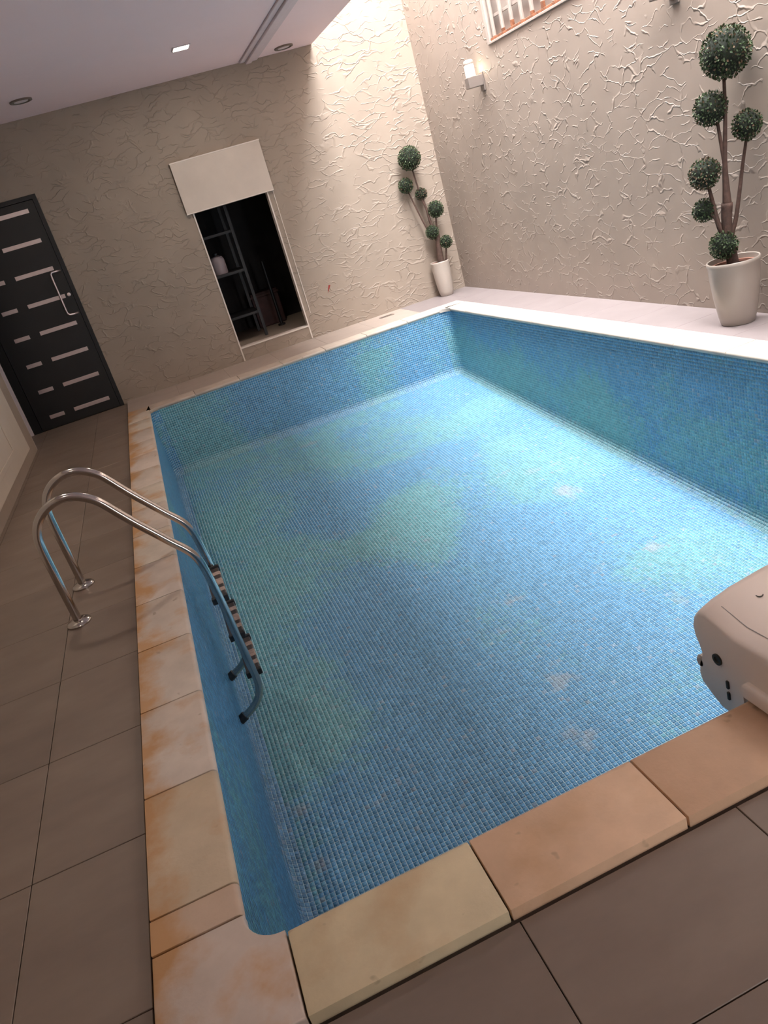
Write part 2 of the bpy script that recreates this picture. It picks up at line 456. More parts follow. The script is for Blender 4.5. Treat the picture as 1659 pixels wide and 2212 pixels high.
for (q0, q1, n0, n1) in per:
    a = Vector((q0[0], q0[1], 0)); b = Vector((q1[0], q1[1], 0)); na = Vector((*n0, 0)); nb = Vector((*n1, 0))
    za, zb = fz(a.y)+RV, fz(b.y)+RV
    shell.quad(a+Vector((0, 0, ZT)), b+Vector((0, 0, ZT)), b+Vector((0, 0, zb)), a+Vector((0, 0, za)))
    z = -.040; zmin = max(za, zb)
    while z > zmin + .004:
        zz = max(z-PT, zmin) if z-PT-zmin > -.9*PT else zmin
        zl = z-PT
        if zl < zmin: la, lb = za, zb
        else: la = lb = zl
        quads.append((a+Vector((0, 0, z)), b+Vector((0, 0, z)), b+Vector((0, 0, lb)), a+Vector((0, 0, la)))); kinds.append(0)
        z -= PT
    # cove: quarter round of five rows
    NCV = 5
    arc = []
    for i in range(NCV+1):
        th = math.pi/2*i/NCV; off = RV*(1-math.cos(th)); dz = RV*(1-math.sin(th))
        pa = a+na*off; pb = b+nb*off
        pa.z = fz(pa.y)+dz; pb.z = fz(pb.y)+dz
        arc.append((pa, pb))
    for i in range(NCV):
        q = (arc[i][0], arc[i][1], arc[i+1][1], arc[i+1][0])
        shell.quad(*q)
        if (q[2]-q[3]).length > .006: quads.append(q); kinds.append(1)
fx0, fx1, fy0, fy1 = X0+RV, X1-RV, Y0+RV, Y1-RV
shell.quad((fx0, fy0, fz(fy0)), (fx1, fy0, fz(fy0)), (fx1, fy1, fz(fy1)), (fx0, fy1, fz(fy1)))
basin = shell.build('basin', M['grout'], pool)
nwall = len(quads)
Q = np.array([[tuple(v) for v in q] for q in quads]); K = np.array(kinds)
nx = round((fx1-fx0)/PT); ny = round((fy1-fy0)/PT)
px_, py_ = (fx1-fx0)/nx, (fy1-fy0)/ny
ix, iy = np.meshgrid(np.arange(nx), np.arange(ny), indexing='ij'); ix = ix.ravel(); iy = iy.ravel()
xa = fx0+ix*px_; xb = xa+px_; ya = fy0+iy*py_; yb = ya+py_
FQ = np.stack([np.stack([xa, ya, ZN+ZS*ya], -1), np.stack([xb, ya, ZN+ZS*ya], -1), np.stack([xb, yb, ZN+ZS*yb], -1), np.stack([xa, yb, ZN+ZS*yb], -1)], 1)
Q = np.concatenate([Q, FQ]); K = np.concatenate([K, np.full(len(FQ), 2)])
cen = Q.mean(1)
# face normals towards the inside of the pool
nr = np.cross(Q[:, 2]-Q[:, 0], Q[:, 3]-Q[:, 1]); nr /= np.linalg.norm(nr, axis=1, keepdims=True)
inside = np.array([PW/2, PL/2, 1.0]) - cen
flip = (nr*inside).sum(1) < 0
Q[flip] = Q[flip][:, ::-1]; nr[flip] *= -1
# tile colours: blue and teal glass in cloudy drifts, a few pale grey-pink pieces
def vnoise(p, s, seed):
    r = np.random.default_rng(seed); g = r.random((64, 64, 64)); q = p*s + r.random(3)*20
    i = np.floor(q).astype(int); fq = q-i; fq = fq*fq*(3-2*fq); out = 0
    for dx in (0, 1):
        for dy in (0, 1):
            for dz in (0, 1):
                w = (fq[:, 0] if dx else 1-fq[:, 0])*(fq[:, 1] if dy else 1-fq[:, 1])*(fq[:, 2] if dz else 1-fq[:, 2])
                out = out + w*g[(i[:, 0]+dx) % 64, (i[:, 1]+dy) % 64, (i[:, 2]+dz) % 64]
    return out
teal = .55*vnoise(cen, 1.1, 3) + .3*vnoise(cen, 3.0, 4) + .15*vnoise(cen, 9.0, 5)
teal += .16*(rng.random(len(cen))-.5)
def blob(x, y, rx, ry, a=0, z=None):
    c, s = math.cos(a), math.sin(a); dx = cen[:, 0]-x; dy = cen[:, 1]-y
    return np.exp(-((c*dx+s*dy)/rx)**2-((-s*dx+c*dy)/ry)**2)*(K == 2)
for (x, y, rx, ry, a, s) in ((.3, 5.4, .5, 1.6, 0, .25), (1.9, 4.2, .35, .9, -.2, .25), (1.65, 2.4, .3, 1.1, -.1, .22), (2.9, 4.2, .6, 1.6, 0, .22), (.2, 2.4, .3, .8, 0, .15),
                            (1.2, 4.4, .45, .9, 0, -.25), (2.3, 3.3, .3, 1.0, 0, -.25), (.8, 2.3, .4, 1.0, 0, -.25), (2.2, 2.0, .4, .7, 0, -.22), (2.6, 5.9, .7, .7, 0, -.18)):
    teal += s*blob(x, y, rx, ry, a)
wallf = (K < 2)
farw = wallf & (cen[:, 1] > PL-.1)
teal += farw*(.25*np.exp(-((cen[:, 0]-.4)/.7)**2) - .25*np.exp(-((cen[:, 0]-1.7)/.5)**2) + .2*np.exp(-((cen[:, 0]-2.6)/.4)**2)*(cen[:, 2] < -.2))
rw = wallf & (cen[:, 0] > PW-.1)
teal += rw*(.22*np.clip((-.12-(7.1-cen[:, 1])*.10-cen[:, 2])*3, -1, 1))
lw = wallf & (cen[:, 0] < .1)
teal -= lw*.15
tw = 1/(1+np.exp(-(teal-.54)*22))
blue = np.array([.092, .285, .50]); tea = np.array([.13, .36, .41]); gry = np.array([.29, .35, .42])
c3 = blue*(1-tw[:, None]) + tea*tw[:, None]
pale = .62*vnoise(cen, 5.0, 9) + .38*vnoise(cen, 16.0, 10)
pb = np.zeros(len(cen))
for (x, y, r) in ((1.815, 2.745, .16), (1.717, 1.83, .14), (1.565, 1.35, .16), (.161, 1.417, .07), (.144, 1.767, .05), (2.97, 3.72, .15), (2.96, 2.55, .12), (3.18, 2.28, .14)):
    pb += np.exp(-((cen[:, 0]-x)**2+(cen[:, 1]-y)**2)/r**2)*(K == 2)
gw = np.clip((pale+.30*pb-.78+.10*(rng.random(len(cen))-.5))*5, 0, 1)
gw = np.maximum(gw, (rng.random(len(cen)) < .012)*.7)
gw = np.where(K == 1, np.maximum(gw, .22), gw)
c3 = c3*(1-.75*gw[:, None]) + gry*.75*gw[:, None]
c3 = c3*(1+.36*(rng.random((len(cen), 1))-.5))
# the 300 tiles that show largest in the picture become parts of their own
d = cen - np.array(CAM); dist = np.linalg.norm(d, axis=1); dz_ = d @ np.array(fwd)
u_ = 829.5+FPX*(d @ np.array(r2))/dz_; v_ = 1106-FPX*(d @ np.array(u2))/dz_
area = np.abs((d*nr).sum(1))/dist**3
tt = (0-CAM.z)/d[:, 2]; hit = np.array(CAM)+d*tt[:, None]
vis = (dz_ > .2) & (u_ > 5) & (u_ < 1654) & (v_ > 5) & (v_ < 2207) & (hit[:, 1] > .03) & (hit[:, 0] > .03) & (hit[:, 0] < PW) & ((d*nr).sum(1) < 0) & ((hit[:, 0] < 1.36) | (hit[:, 1] > .5)) & (K == 2)
order = np.argsort(-(area*vis))[:300]
single = np.zeros(len(cen), bool); single[order] = True
def tile_mesh(Qs, N, C, name):
    n = len(Qs); ce_ = Qs.mean(1, keepdims=True)
    e = np.linalg.norm(Qs[:, 1]-Qs[:, 0], axis=1); sc = (1-GAP/np.maximum(e, .008))[:, None, None]
    e2 = np.linalg.norm(Qs[:, 2]-Qs[:, 1], axis=1)
    # shrink each side by half the joint
    du = (Qs[:, 1]-Qs[:, 0]); du /= np.linalg.norm(du, axis=1, keepdims=True); dv = (Qs[:, 3]-Qs[:, 0]); dv /= np.linalg.norm(dv, axis=1, keepdims=True)
    h = GAP/2
    B = Qs.copy()
    B[:, 0] += h*(du+dv); B[:, 1] += h*(-du+dv); B[:, 2] += h*(-du-dv); B[:, 3] += h*(du-dv)
    T = B + N[:, None, :]*PROUD
    i2 = .0004
    T[:, 0] += i2*(du+dv); T[:, 1] += i2*(-du+dv); T[:, 2] += i2*(-du-dv); T[:, 3] += i2*(du-dv)
    V = np.concatenate([T, B], 1).reshape(-1, 3)
    b = (np.arange(n)*8)[:, None]
    F = np.concatenate([b+np.array([[0, 1, 2, 3]]), b+np.array([[0, 4, 5, 1]]), b+np.array([[1, 5, 6, 2]]), b+np.array([[2, 6, 7, 3]]), b+np.array([[3, 7, 4, 0]])], 1).reshape(-1)
    me = bpy.data.meshes.new(name); nf = n*5
    me.vertices.add(len(V)); me.vertices.foreach_set('co', V.astype(np.float32).ravel())
    me.loops.add(nf*4); me.loops.foreach_set('vertex_index', F.astype(np.int32))
    me.polygons.add(nf); me.polygons.foreach_set('loop_start', (np.arange(nf)*4).astype(np.int32)); me.polygons.foreach_set('loop_total', np.full(nf, 4, np.int32))
    me.update()
    if C is not None:
        a = me.color_attributes.new('col', 'FLOAT_COLOR', 'POINT')
        cc = np.concatenate([np.repeat(C, 8, 0), np.ones((len(V), 1))], 1); a.data.foreach_set('color', cc.astype(np.float32).ravel())
    return me
PO = np.array([PW/2, PL/2, 0.0])
for nm, sel in (('floor_mosaic', (K == 2) & ~single), ('wall_mosaic', K == 0), ('cove_mosaic', K == 1)):
    me = tile_mesh(Q[sel]-PO, nr[sel], c3[sel], nm)
    tag(link(nm, me, M['mosaic'], basin), kind='stuff')
i0 = order[0]
one = tile_mesh((Q[i0]-cen[i0])[None], nr[i0][None], None, 'mosaic_tile'); one.materials.append(M['mosaic_one'])
for i in order:
    o = link('mosaic_tile', one, None, basin, tuple(cen[i]-PO)); o.color = (*c3[i], 1)

# coping stones with a rounded nose towards the water side
TH = .038
def nose_profile():
    # u = 0 at the pool edge, grows outwards
    p = [(CW, 0.0), (CW, -TH), (.018, -TH)]
    for k in range(7):
        a = math.radians(-90-30*k*1.0) if False else math.radians(270-30*k)
        p.append((.019+.019*math.cos(a), -TH/2+.019*math.sin(a)))
    return p
prof = nose_profile()
def coping_stone(axis, a0, a1, side, tint, stain=1.0):
    g = .0025; bm = MB(); poly = []
    for u, z in prof:
        if side == 'left': poly.append((-u, z))
        elif side == 'right': poly.append((PW+u, z))
        elif side == 'near': poly.append((-u, z))
        else: poly.append((PL+u, z))
    c = (a0+a1)/2
    bm.prism(poly, 'y' if side in ('left', 'right') else 'x', a0+g, a1-g, .0035, 2)
    org = {'left': (-CW/2, c, 0), 'right': (PW+CW/2, c, 0), 'near': (c, -CW/2, 0), 'far': (c, PL+CW/2, 0)}[side]
    o = bm.build('coping_stone', M['coping'], pool, smooth=40, origin=org)
    o.color = (*tint, stain); return o
left_j = [.216, .709, 1.212, 1.703, 2.191, 2.695, 3.20, 3.725, 4.22, 4.72, 5.22, 5.72, 6.22, 6.70, PL-.0]
left_j[0:0] = [.103]
beige = (.61, .52, .435)
for a, b in zip(left_j, left_j[1:]):
    k = random.uniform(.93, 1.05)
    tint = (beige[0]*k, beige[1]*k*random.uniform(.98, 1.02), beige[2]*k)
    if a in (.216,): tint = (.56, .445, .31)
    if a in (.103,): tint = (.56, .41, .30)
    coping_stone('y', a, b, 'left', tint, 1.0)
near_j = [.092, .587, 1.073, 1.57, 2.07, 2.57, 3.07, PW]
for (a, b), tint in zip(zip(near_j, near_j[1:]), ((.66, .55, .36), (.72, .485, .32), (.66, .43, .28), (.60, .43, .3), (.60, .43, .3), (.60, .44, .32), (.60, .45, .34))):
    coping_stone('x', a, b, 'near', tint, .45)
wht = (.60, .53, .46)
n = 14
for k in range(n): coping_stone('y', PL*k/n, PL*(k+1)/n, 'right', (wht[0]*random.uniform(.97, 1.03), wht[1], wht[2]), .12)
n = 7
for k in range(n): coping_stone('x', PW*k/n, PW*(k+1)/n, 'far', (.50+.10*k/n, .41+.11*k/n, .345+.10*k/n), .25)
# corner stones
def corner_stone(cx, cy, sx, sy, ax, ay, tint, stain):
    """square block at pool corner (cx,cy); pool lies towards (sx,sy); ax/ay: how far it reaches along the pool edges"""
    R = .085
    pts = [(cx-sx*CW, cy-sy*CW), (cx+sx*ax, cy-sy*CW), (cx+sx*ax, cy)]
    arc = []
    for k in range(9):
        a = math.pi/2*k/8
        arc.append((cx+sx*(R-R*math.sin(a)), cy+sy*(R-R*math.cos(a))))
    pts += arc + [(cx, cy+sy*ay), (cx-sx*CW, cy+sy*ay)]
    q = []
    for p_ in pts:
        if not q or math.hypot(p_[0]-q[-1][0], p_[1]-q[-1][1]) > 1e-4: q.append(p_)
    bm = MB().prism(q, 'z', -TH, 0, .006, 3)
    o = bm.build('coping_stone', M['coping'], pool, smooth=40, origin=(cx-sx*CW/2, cy-sy*CW/2, 0)); o.color = (*tint, stain)
corner_stone(0, 0, 1, 1, .0895, .1005, (.58, .48, .41), 1.0)
corner_stone(PW, 0, -1, 1, .001, .001, (.46, .36, .27), .3)
corner_stone(0, PL, 1, -1, .001, .001, (.46, .36, .28), 1.0)
corner_stone(PW, PL, -1, -1, .001, .001, wht, .1)
for cx, cy, sx, sy in ((PW, PL, -1, -1), (PW, 0, -1, 1)):
    # rounded inner fillet of the coping at the corner
    R = .10; pts = [(cx, cy)]
    for k in range(9):
        a = math.pi/2*k/8; pts.append((cx+sx*(R-R*math.sin(a)), cy+sy*(R-R*math.cos(a))))
    o = MB().prism(pts, 'z', -TH, -.001, .0, 1).build('coping_fillet', M['coping'], pool, origin=(cx, cy, 0)); o.color = (*wht, .1)
# dark joint along the outer side of the coping
MB().box(-CW-.010, -CW+.002, -CW-.01, PL+CW, -.052, -.036).box(-CW, PW+CW, -CW-.010, -CW+.002, -.052, -.036).build('joint', M['grout_dark'], pool)
MB().box(-CW+.004, -.02, -CW+.004, PL+CW, -.16, -TH).box(PW+.02, PW+CW, -CW, PL+CW, -.16, -TH).box(-.02, PW+.02, -CW+.004, -.02, -.16, -TH).box(-.02, PW+.02, PL+.02, PL+CW, -.16, -TH).build('mortar_bed', M['grout_dark'], pool)

# ------------------------------------------------------------------ black door in the far wall
dr = tag(empty('door_1', (-.8, YW, ZD)), kind='structure')
MB().box(DA+.002, -1.262, YW-.012, YW+.11, ZD, DT-.045).box(DA+.002, DB-.002, YW-.012, YW+.11, DT-.045, DT-.002).box(DB-.045, DB-.002, YW-.012, YW+.11, ZD, DT-.045).build('frame', M['black_frame'], dr)
MB().box(DA-.1, DB+.1, YW+.125, YW+.15, ZD-.1, DT+.1).build('leak_block', M['black_frame'], dr)  # unseen panel added to stop sky light leaking around the leaf
leaf = MB().box(-1.258, DB-.049, YW-.004, YW+.046, ZD+.006, DT-.049, .003).build('leaf', M['black_door'], dr)
for z in (.106, .411, .714, 1.018, 1.323, 1.632, 1.936, 2.245):  # each strip built in two pieces; the gap stands in for a dark reflection
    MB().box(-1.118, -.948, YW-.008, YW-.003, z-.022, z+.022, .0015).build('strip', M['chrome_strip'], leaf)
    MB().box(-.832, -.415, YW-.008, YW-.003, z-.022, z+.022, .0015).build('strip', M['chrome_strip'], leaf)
hp = [(-.358, YW-.004, 1.588)]
MB().tube([(-.357, YW-.006, 1.588), (-.40, YW-.052, 1.592), (-.445, YW-.058, 1.592), (-.462, YW-.06, 1.578), (-.466, YW-.06, 1.54), (-.466, YW-.06, 1.17), (-.462, YW-.06, 1.135), (-.445, YW-.058, 1.118), (-.40, YW-.052, 1.115), (-.357, YW-.006, 1.115)], .011, 12).build('pull_handle', M['chrome_strip'], leaf, smooth=True)
MB().lathe([(.020, 0), (.020, -.012), (.012, -.014)], (-.372, YW-.004, 1.325), 20, 'y').build('lock_cylinder', M['chrome_strip'], leaf, smooth=40)
# pale architrave left of the black frame, in the passage
tag(MB().box(-1.47, DA, YW-.03, YW+.02, ZD, 2.5, .004).build('trim_2', M['jamb_white']), kind='structure')
tag(MB().box(XL-.115, XL-.001, 7.172, 7.19, ZD, 2.6, .002).build('trim_3', M['jamb_white']), kind='structure')

# ------------------------------------------------------------------ store opening with its shutter box
st = empty('wall_store', (1.7, YW+1.0, 0)); tag(st, kind='structure')
m = MB()
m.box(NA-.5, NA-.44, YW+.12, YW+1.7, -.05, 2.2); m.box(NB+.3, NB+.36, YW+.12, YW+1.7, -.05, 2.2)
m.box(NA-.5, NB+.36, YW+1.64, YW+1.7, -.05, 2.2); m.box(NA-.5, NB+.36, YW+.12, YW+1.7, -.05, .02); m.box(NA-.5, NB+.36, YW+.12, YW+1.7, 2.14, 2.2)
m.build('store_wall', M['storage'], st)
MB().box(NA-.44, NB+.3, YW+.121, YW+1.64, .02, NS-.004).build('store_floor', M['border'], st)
e = .012
tr = tag(empty('trim_4', ((NA+NB)/2, YW, NS)), kind='structure')
MB().box(NA-e, NA+.004, YW-.008, YW+.1, .0, NL).build('edge_strip', M['trimlight'], tr)
MB().box(NB-.004, NB+e, YW-.008, YW+.1, .0, NL).build('edge_strip', M['trimlight'], tr)
MB().box(NA+.004, NB-.004, YW-.008, YW+.1, NS-.004, NS+.014).build('sill_strip', M['trimlight'], tr)
MB().box(NB+.070, NB+.078, YW-.006, YW+.01, .30, NL).build('groove_strip', M['trimlight'], tr)
bx = tag(empty('shutter_box', ((1.175+2.224)/2, YW-.02, 1.765)), 'plain cream panel box mounted above the dark store opening', 'panel')
MB().box(1.172, 2.222, YW-.045, YW-.001, 1.765, 2.305, .003).build('front_panel', M['panelbox'], bx)
MB().box(1.168, 2.226, YW-.049, YW-.001, 2.298, 2.312, .002).build('top_edge', M['trimlight'], bx)
MB().box(1.172, 2.222, YW-.047, YW-.001, 1.758, 1.768, .001).build('bottom_edge', M['trimlight'], bx)
# things in the dark store
sh = tag(empty('storage_shelf', (NA+.25, YW+.75, NS)), 'dark metal storage rack just inside the left of the store opening', 'shelf')
for (x, y) in ((NA-.02, YW+.45), (NA+.42, YW+.45), (NA-.02, YW+1.05), (NA+.42, YW+1.05)):
    MB().box(x-.018, x+.018, y-.018, y+.018, NS, 2.0).build('post', M['dark_grey'], sh)
for z in (.45, .98, 1.45):
    MB().box(NA-.03, NA+.43, YW+.44, YW+1.06, z, z+.03).build('shelf_board', M['dark_grey'], sh)
can = tag(empty('canister', (NA+.14, YW+.6, 1.01)), 'pale canister on the rack inside the dark store', 'canister')
MB().lathe([(.085, 0), (.09, .02), (.09, .17), (.07, .21), (.03, .225)], (NA+.14, YW+.6, 1.011), 24).build('body', M['white_thing'], can, smooth=40)
MB().lathe([(.032, 0), (.032, .03), (.02, .033)], (NA+.14, YW+.6, 1.236), 20).build('cap', M['dark_grey'], can, smooth=40)
bkt = tag(empty('crate', (NA+.52, YW+.85, NS)), 'dark red crate standing on the store floor', 'crate')
MB().box(NA+.47, NA+.85, YW+1.2, YW+1.5, NS, NS+.46, .01).build('body', M['dark_red'], bkt)
MB().box(NA+.455, NA+.865, YW+1.185, YW+1.515, NS+.40, NS+.43, .004).build('rim', M['dark_red'], bkt)
pp = tag(empty('standing_pipe', (NA+.98, YW+1.2, NS)), 'dark vertical pipe at the back right of the store', 'pipe')
MB().tube([(NA+.72, YW+.9, NS), (NA+.72, YW+.9, 1.0)], .02, 12).build('pipe_body', M['black_frame'], pp, smooth=40)
MB().lathe([(.05, 0), (.05, .02), (.022, .024)], (NA+.72, YW+.9, NS), 20).build('foot', M['black_frame'], pp, smooth=40)

# ------------------------------------------------------------------ barred window high in the right wall
wn = tag(empty('window_1', (XR, (WY0+WY1)/2, WZ0)), kind='structure')
fw = .05
for (y0, y1, z0, z1) in ((WY0, WY0+fw, WZ0, WZ1), (WY1-fw, WY1, WZ0, WZ1), (WY0+fw, WY1-fw, WZ1-fw, WZ1)):
    MB().box(XR-.012, XR+.08, y0, y1, z0, z1, .004).build('frame', M['win_frame'], wn)
MB().box(XR-.014, XR+.08, WY0+fw, WY1-fw, WZ0, WZ0+.02, .003).build('frame', M['win_frame'], wn)
MB().box(XR+.0, XR+.06, WY0+fw, WY1-fw, WZ0+.02, WZ0+.045, .004).build('rusty_sill', M['rust'], wn)
y = 6.12
k = 0
while y > WY0+fw+.03:
    b = MB().box(XR+.004, XR+.03, y-.016, y+.016, WZ0+.045, WZ1-fw, .004).build('bar', M['win_frame'], wn)
    MB().box(XR+.003, XR+.031, y-.017, y+.017, WZ0+.045, WZ0+.052+.022*((k*7) % 3), .003).build('rust_foot', M['rust'], b)
    y -= .185; k += 1
MB().box(XR+.034, XR+.05, WY0+fw, WY1-fw, WZ0+.20, WZ0+.225, .002).build('rail', M['win_frame'], wn)
MB().box(XR+.034, XR+.05, WY0+fw, WY1-fw, WZ0+.75, WZ0+.775, .002).build('rail', M['win_frame'], wn)
MB().box(XR+.07, XR+.078, WY0+fw, WY1-fw, WZ0+.02, WZ1-fw).build('pane', M['win_sheet'], wn)

# ------------------------------------------------------------------ wall lamps
def wall_lamp(y, label, lit):
    o = tag(empty('wall_lamp', (XR, y, 2.1)), label, 'lamp', 'wall lamps on the right wall')
    MB().box(XR-.016, XR-.001, y-.045, y+.045, 2.055, 2.225, .004).build('back_plate', M['lamp_metal'], o)
    MB().box(XR-.175, XR-.014, y-.042, y+.042, 2.105, 2.205, .005).build('bracket', M['lamp_metal'], o)
    g = MB().lathe([(.046, 0), (.048, .01), (.048, .10), (.046, .11)], (XR-.118, y, 2.206), 28).build('glass', M['bulb'], o, smooth=40)
    MB().lathe([(.05, 0), (.052, .004), (.052, .018), (.046, .036), (.03, .044), (.001, .046)], (XR-.118, y, 2.317), 28).build('cap', M['win_frame'], o, smooth=40)
    L = bpy.data.lights.new('lamp_light', 'POINT'); L.energy = lit; L.color = (1, .78, .5); L.shadow_soft_size = .05
    lo = bpy.data.objects.new('lamp_light', L); COL.objects.link(lo); lo.parent = o; lo.location = (-.06, 0, .16)
    return o
wall_lamp(6.51, 'small lit wall lamp with square bracket beside the barred window', .7)
wall_lamp(3.55, 'wall lamp cut by the top edge of the photo, above left of the big topiary', 1.0)

# ------------------------------------------------------------------ ceiling downlights
def round_down(x, y, label):
    o = tag(empty('downlight', (x, y, ZC)), label, 'downlight', 'round unlit downlights')
    MB().lathe([(.105, 0), (.105, -.012), (.088, -.016), (.080, -.006), (.080, -.002)], (x, y, ZC-.0005), 36).build('ring', M['down_ring'], o, smooth=40)
    MB().lathe([(.079, 0), (.079, -.003)], (x, y, ZC-.001), 36).build('recess', M['hole'], o)
    MB().lathe([(.068, 0), (.066, -.006), (.05, -.008)], (x, y, ZC-.004), 30).build('lens', M['jamb_white'], o, smooth=40)
round_down(-.016, 7.2, 'round unlit downlight at the left end of the ceiling')
round_down(2.74, 7.84, 'round unlit downlight right of the cornice beside the light well')
def square_down(x, y, label, watt):
    sq = tag(empty('square_downlight', (x, y, ZC)), label, 'downlight', 'square lit downlights')
    MB().box(x-.085, x+.085, y-.08, y+.08, ZC-.008, ZC-.0005, .002).build('bezel', M['cornice'], sq)
    MB().box(x-.07, x+.07, y-.065, y+.065, ZC-.011, ZC-.008).build('diffuser', M['down_lit'], sq)
    L = bpy.data.lights.new('downlight_beam', 'AREA'); L.shape = 'RECTANGLE'; L.size = .13; L.size_y = .12; L.energy = watt; L.color = (1, .88, .74)
    lo = bpy.data.objects.new('downlight_beam', L); COL.objects.link(lo); lo.parent = sq; lo.location = (0, 0, -.013)
square_down(1.5, 6.67, 'square lit downlight in the mauve ceiling in front of the store', 15)
square_down(-.45, 3.6, 'square lit downlight above the ladder, beyond the top of the photo', 13)
square_down(-.45, .7, 'square fill downlight added above the near left paving, out of the photo', 5)  # unseen lamp added as extra fill light

# ------------------------------------------------------------------ pool ladder
def arc_pts(P, r, seg=7):
    P = [Vector(p) for p in P]; out = [P[0]]
    for i in range(1, len(P)-1):
        a, b, c = P[i-1], P[i], P[i+1]; d1 = (a-b).normalized(); d2 = (c-b).normalized()
        ang = d1.angle(d2); rr = r[i-1]; tl = min(rr/math.tan(ang/2), (a-b).length*.49, (c-b).length*.49)
        s, e = b+d1*tl, b+d2*tl
        for k in range(seg+1):
            q = k/seg; out.append((1-q)**2*s + 2*q*(1-q)*b + q*q*e)
    out.append(P[-1]); return out
def smooth_curve(P, n=6):
    P = [Vector(p) for p in P]; Q_ = [P[0]*2-P[1]]+P+[P[-1]*2-P[-2]]; out = []
    for i in range(1, len(Q_)-2):
        a, b, c, d_ = Q_[i-1:i+3]
        for k in range(n):
            q = k/n; out.append(.5*((2*b)+(c-a)*q+(2*a-5*b+4*c-d_)*q*q+(3*b-a-3*c+d_)*q**3))
    out.append(P[-1]); return out
RAIL = [(-.541, -.03), (-.541, .10), (-.542, .25), (-.541, .40), (-.530, .475), (-.497, .538), (-.440, .583), (-.372, .602), (-.308, .594), (-.255, .566), (-.207, .522), (-.15, .44), (-.094, .361), (-.03, .277), (.028, .200), (.085, .128), (.113, .070), (.127, .0), (.136, -.10), (.144, -.237), (.149, -.449), (.154, -.62), (.158, -.72), (.152, -.79), (.132, -.845), (.098, -.885), (.055, -.915), (.008, -.938)]
ld = tag(empty('pool_ladder', (-.2, 2.57, ZD)), 'polished steel pool ladder with curved handrails and three dark treads', 'ladder')
for y in (2.33, 2.81):
    rl = MB().tube(smooth_curve([(x, y, z) for x, z in RAIL], 5), .0215, 18).build('handrail', M['steel'], ld, smooth=40)
    MB().lathe([(.062, 0), (.062, .008), (.055, .016), (.030, .022), (.023, .024)], (-.541, y, ZD+.0005), 36).build('floor_flange', M['steel'], rl, smooth=40)
    MB().tube([(.024, y, -.929), (-.006, y, -.944), (-.0115, y, -.946)], .028, 18).build('rubber_foot', M['rubber'], rl, smooth=40)
for z, dx in ((-.20, 0), (-.445, .008), (-.70, .016)):
    tr_ = MB().box(.100+dx, .180+dx, 2.376, 2.764, z-.026, z, .006).build('tread', M['tread_dark'], ld)
    for a, b in ((2.43, 2.475), (2.52, 2.60), (2.655, 2.70)):
        MB().box(.176+dx, .1835+dx, a, b, z-.024, z-.002, .001).box(.12+dx, .18+dx, a, b, z-.002, z+.002, .001).build('grip_pad', M['tread_pad'], tr_)
    for y in (2.33, 2.81):
        s_ = 1 if y < 2.5 else -1; MB().box(.096+dx, .186+dx, min(y+s_*.018, y+s_*.047), max(y+s_*.018, y+s_*.047), z-.032, z+.008, .006).build('end_bracket', M['rubber'], tr_)

# ------------------------------------------------------------------ filter unit over the near edge
dv_ = tag(empty('filter_unit', (1.8, .05, 0)), 'beige plastic pool filter unit hooked over the near pool edge', 'filter')
DX0, DX1 = 1.465, 2.25
# hood: side profile (y,z) swept along x, left end closed and rounded
prof_h = [(.150, .205), (.178, .196), (.198, .172), (.206, .142), (.200, .11), (.186, .08), (.177, .052), (.196, .005), (.202, -.035), (.192, -.062), (.160, -.085), (.125, -.105), (.112, -.112), (.03, -.112), (.012, -.05), (.012, .03), (-.15, .03), (-.15, .16), (-.09, .183), (.034, .178)]
def hood_ring(x, s, dz):
    c = (.06, .06)
    return [(x, c[0]+(u-c[0])*s, c[1]+(v-c[1])*s + (dz if v > .1 else 0)) for u, v in prof_h]
bm = MB(); rings = []
for x, s, dz in ((DX0, .95, 0), (DX0+.004, .98, .002), (DX0+.014, 1.0, .006), (DX0+.05, 1.0, .020), (DX0+.12, 1.0, .036), (DX0+.25, 1.0, .05), (DX1-.02, 1.0, .05), (DX1, .96, .045)):
    rings.append([bm.bm.verts.new(q) for q in hood_ring(x, s, dz)])
n = len(prof_h)
for a, b in zip(rings, rings[1:]):
    for k in range(n): bm.bm.faces.new((a[k], a[(k+1) % n], b[(k+1) % n], b[k]))
bm.bm.faces.new(rings[0][::-1]); bm.bm.faces.new(rings[-1])
hood = bm.build('hood', M['plastic'], dv_, smooth=38)
MB().tube([(DX0+.03, .186, .012), (DX0+.006, .190, .012), (DX0+.0, .190, .012)], [.022, .021, .014], 16).build('side_knob', M['plastic_dark'], hood, smooth=40)
MB().lathe([(.018, .004), (.018, -.004), (.011, -.004), (.010, .000), (.001, .000)], (DX0-.001, .106, .072), 24, 'x').build('bolt_hole', M['hole'], hood, smooth=40)
for z in (.001, -.039): MB().box(DX0-.006, DX0+.01, .068, .078, z-.014, z+.014, .003).build('latch_button', M['hole'], hood)
MB().tube([(DX0+.05, .13, .2195), (DX0+.05, .034, .1985), (DX0+.05, -.09, .2035)], .0014, 8).build('seam', M['plastic_dark'], hood)
MB().lathe([(.011, -.004), (.011, .0012), (.008, .0012), (.008, -.004)], (1.615, .095, .2300), 24).build('arrow_mark', M['hole'], hood)
lid = MB().prism([(1.446, -.004), (2.25, -.004), (2.25, -.42), (1.446, -.42)], 'z', .010, .066, .014, 4).build('coping_saddle', M['plastic'], dv_, smooth=40)
MB().box(1.468, 2.2, -.40, -.02, 0.0005, .012, .002).build('foot_pad', M['hole'], lid)
MB().box(1.47, 2.22, -.003, .016, -.10, .05, .004).build('clamp_plate', M['plastic_dark'], dv_)

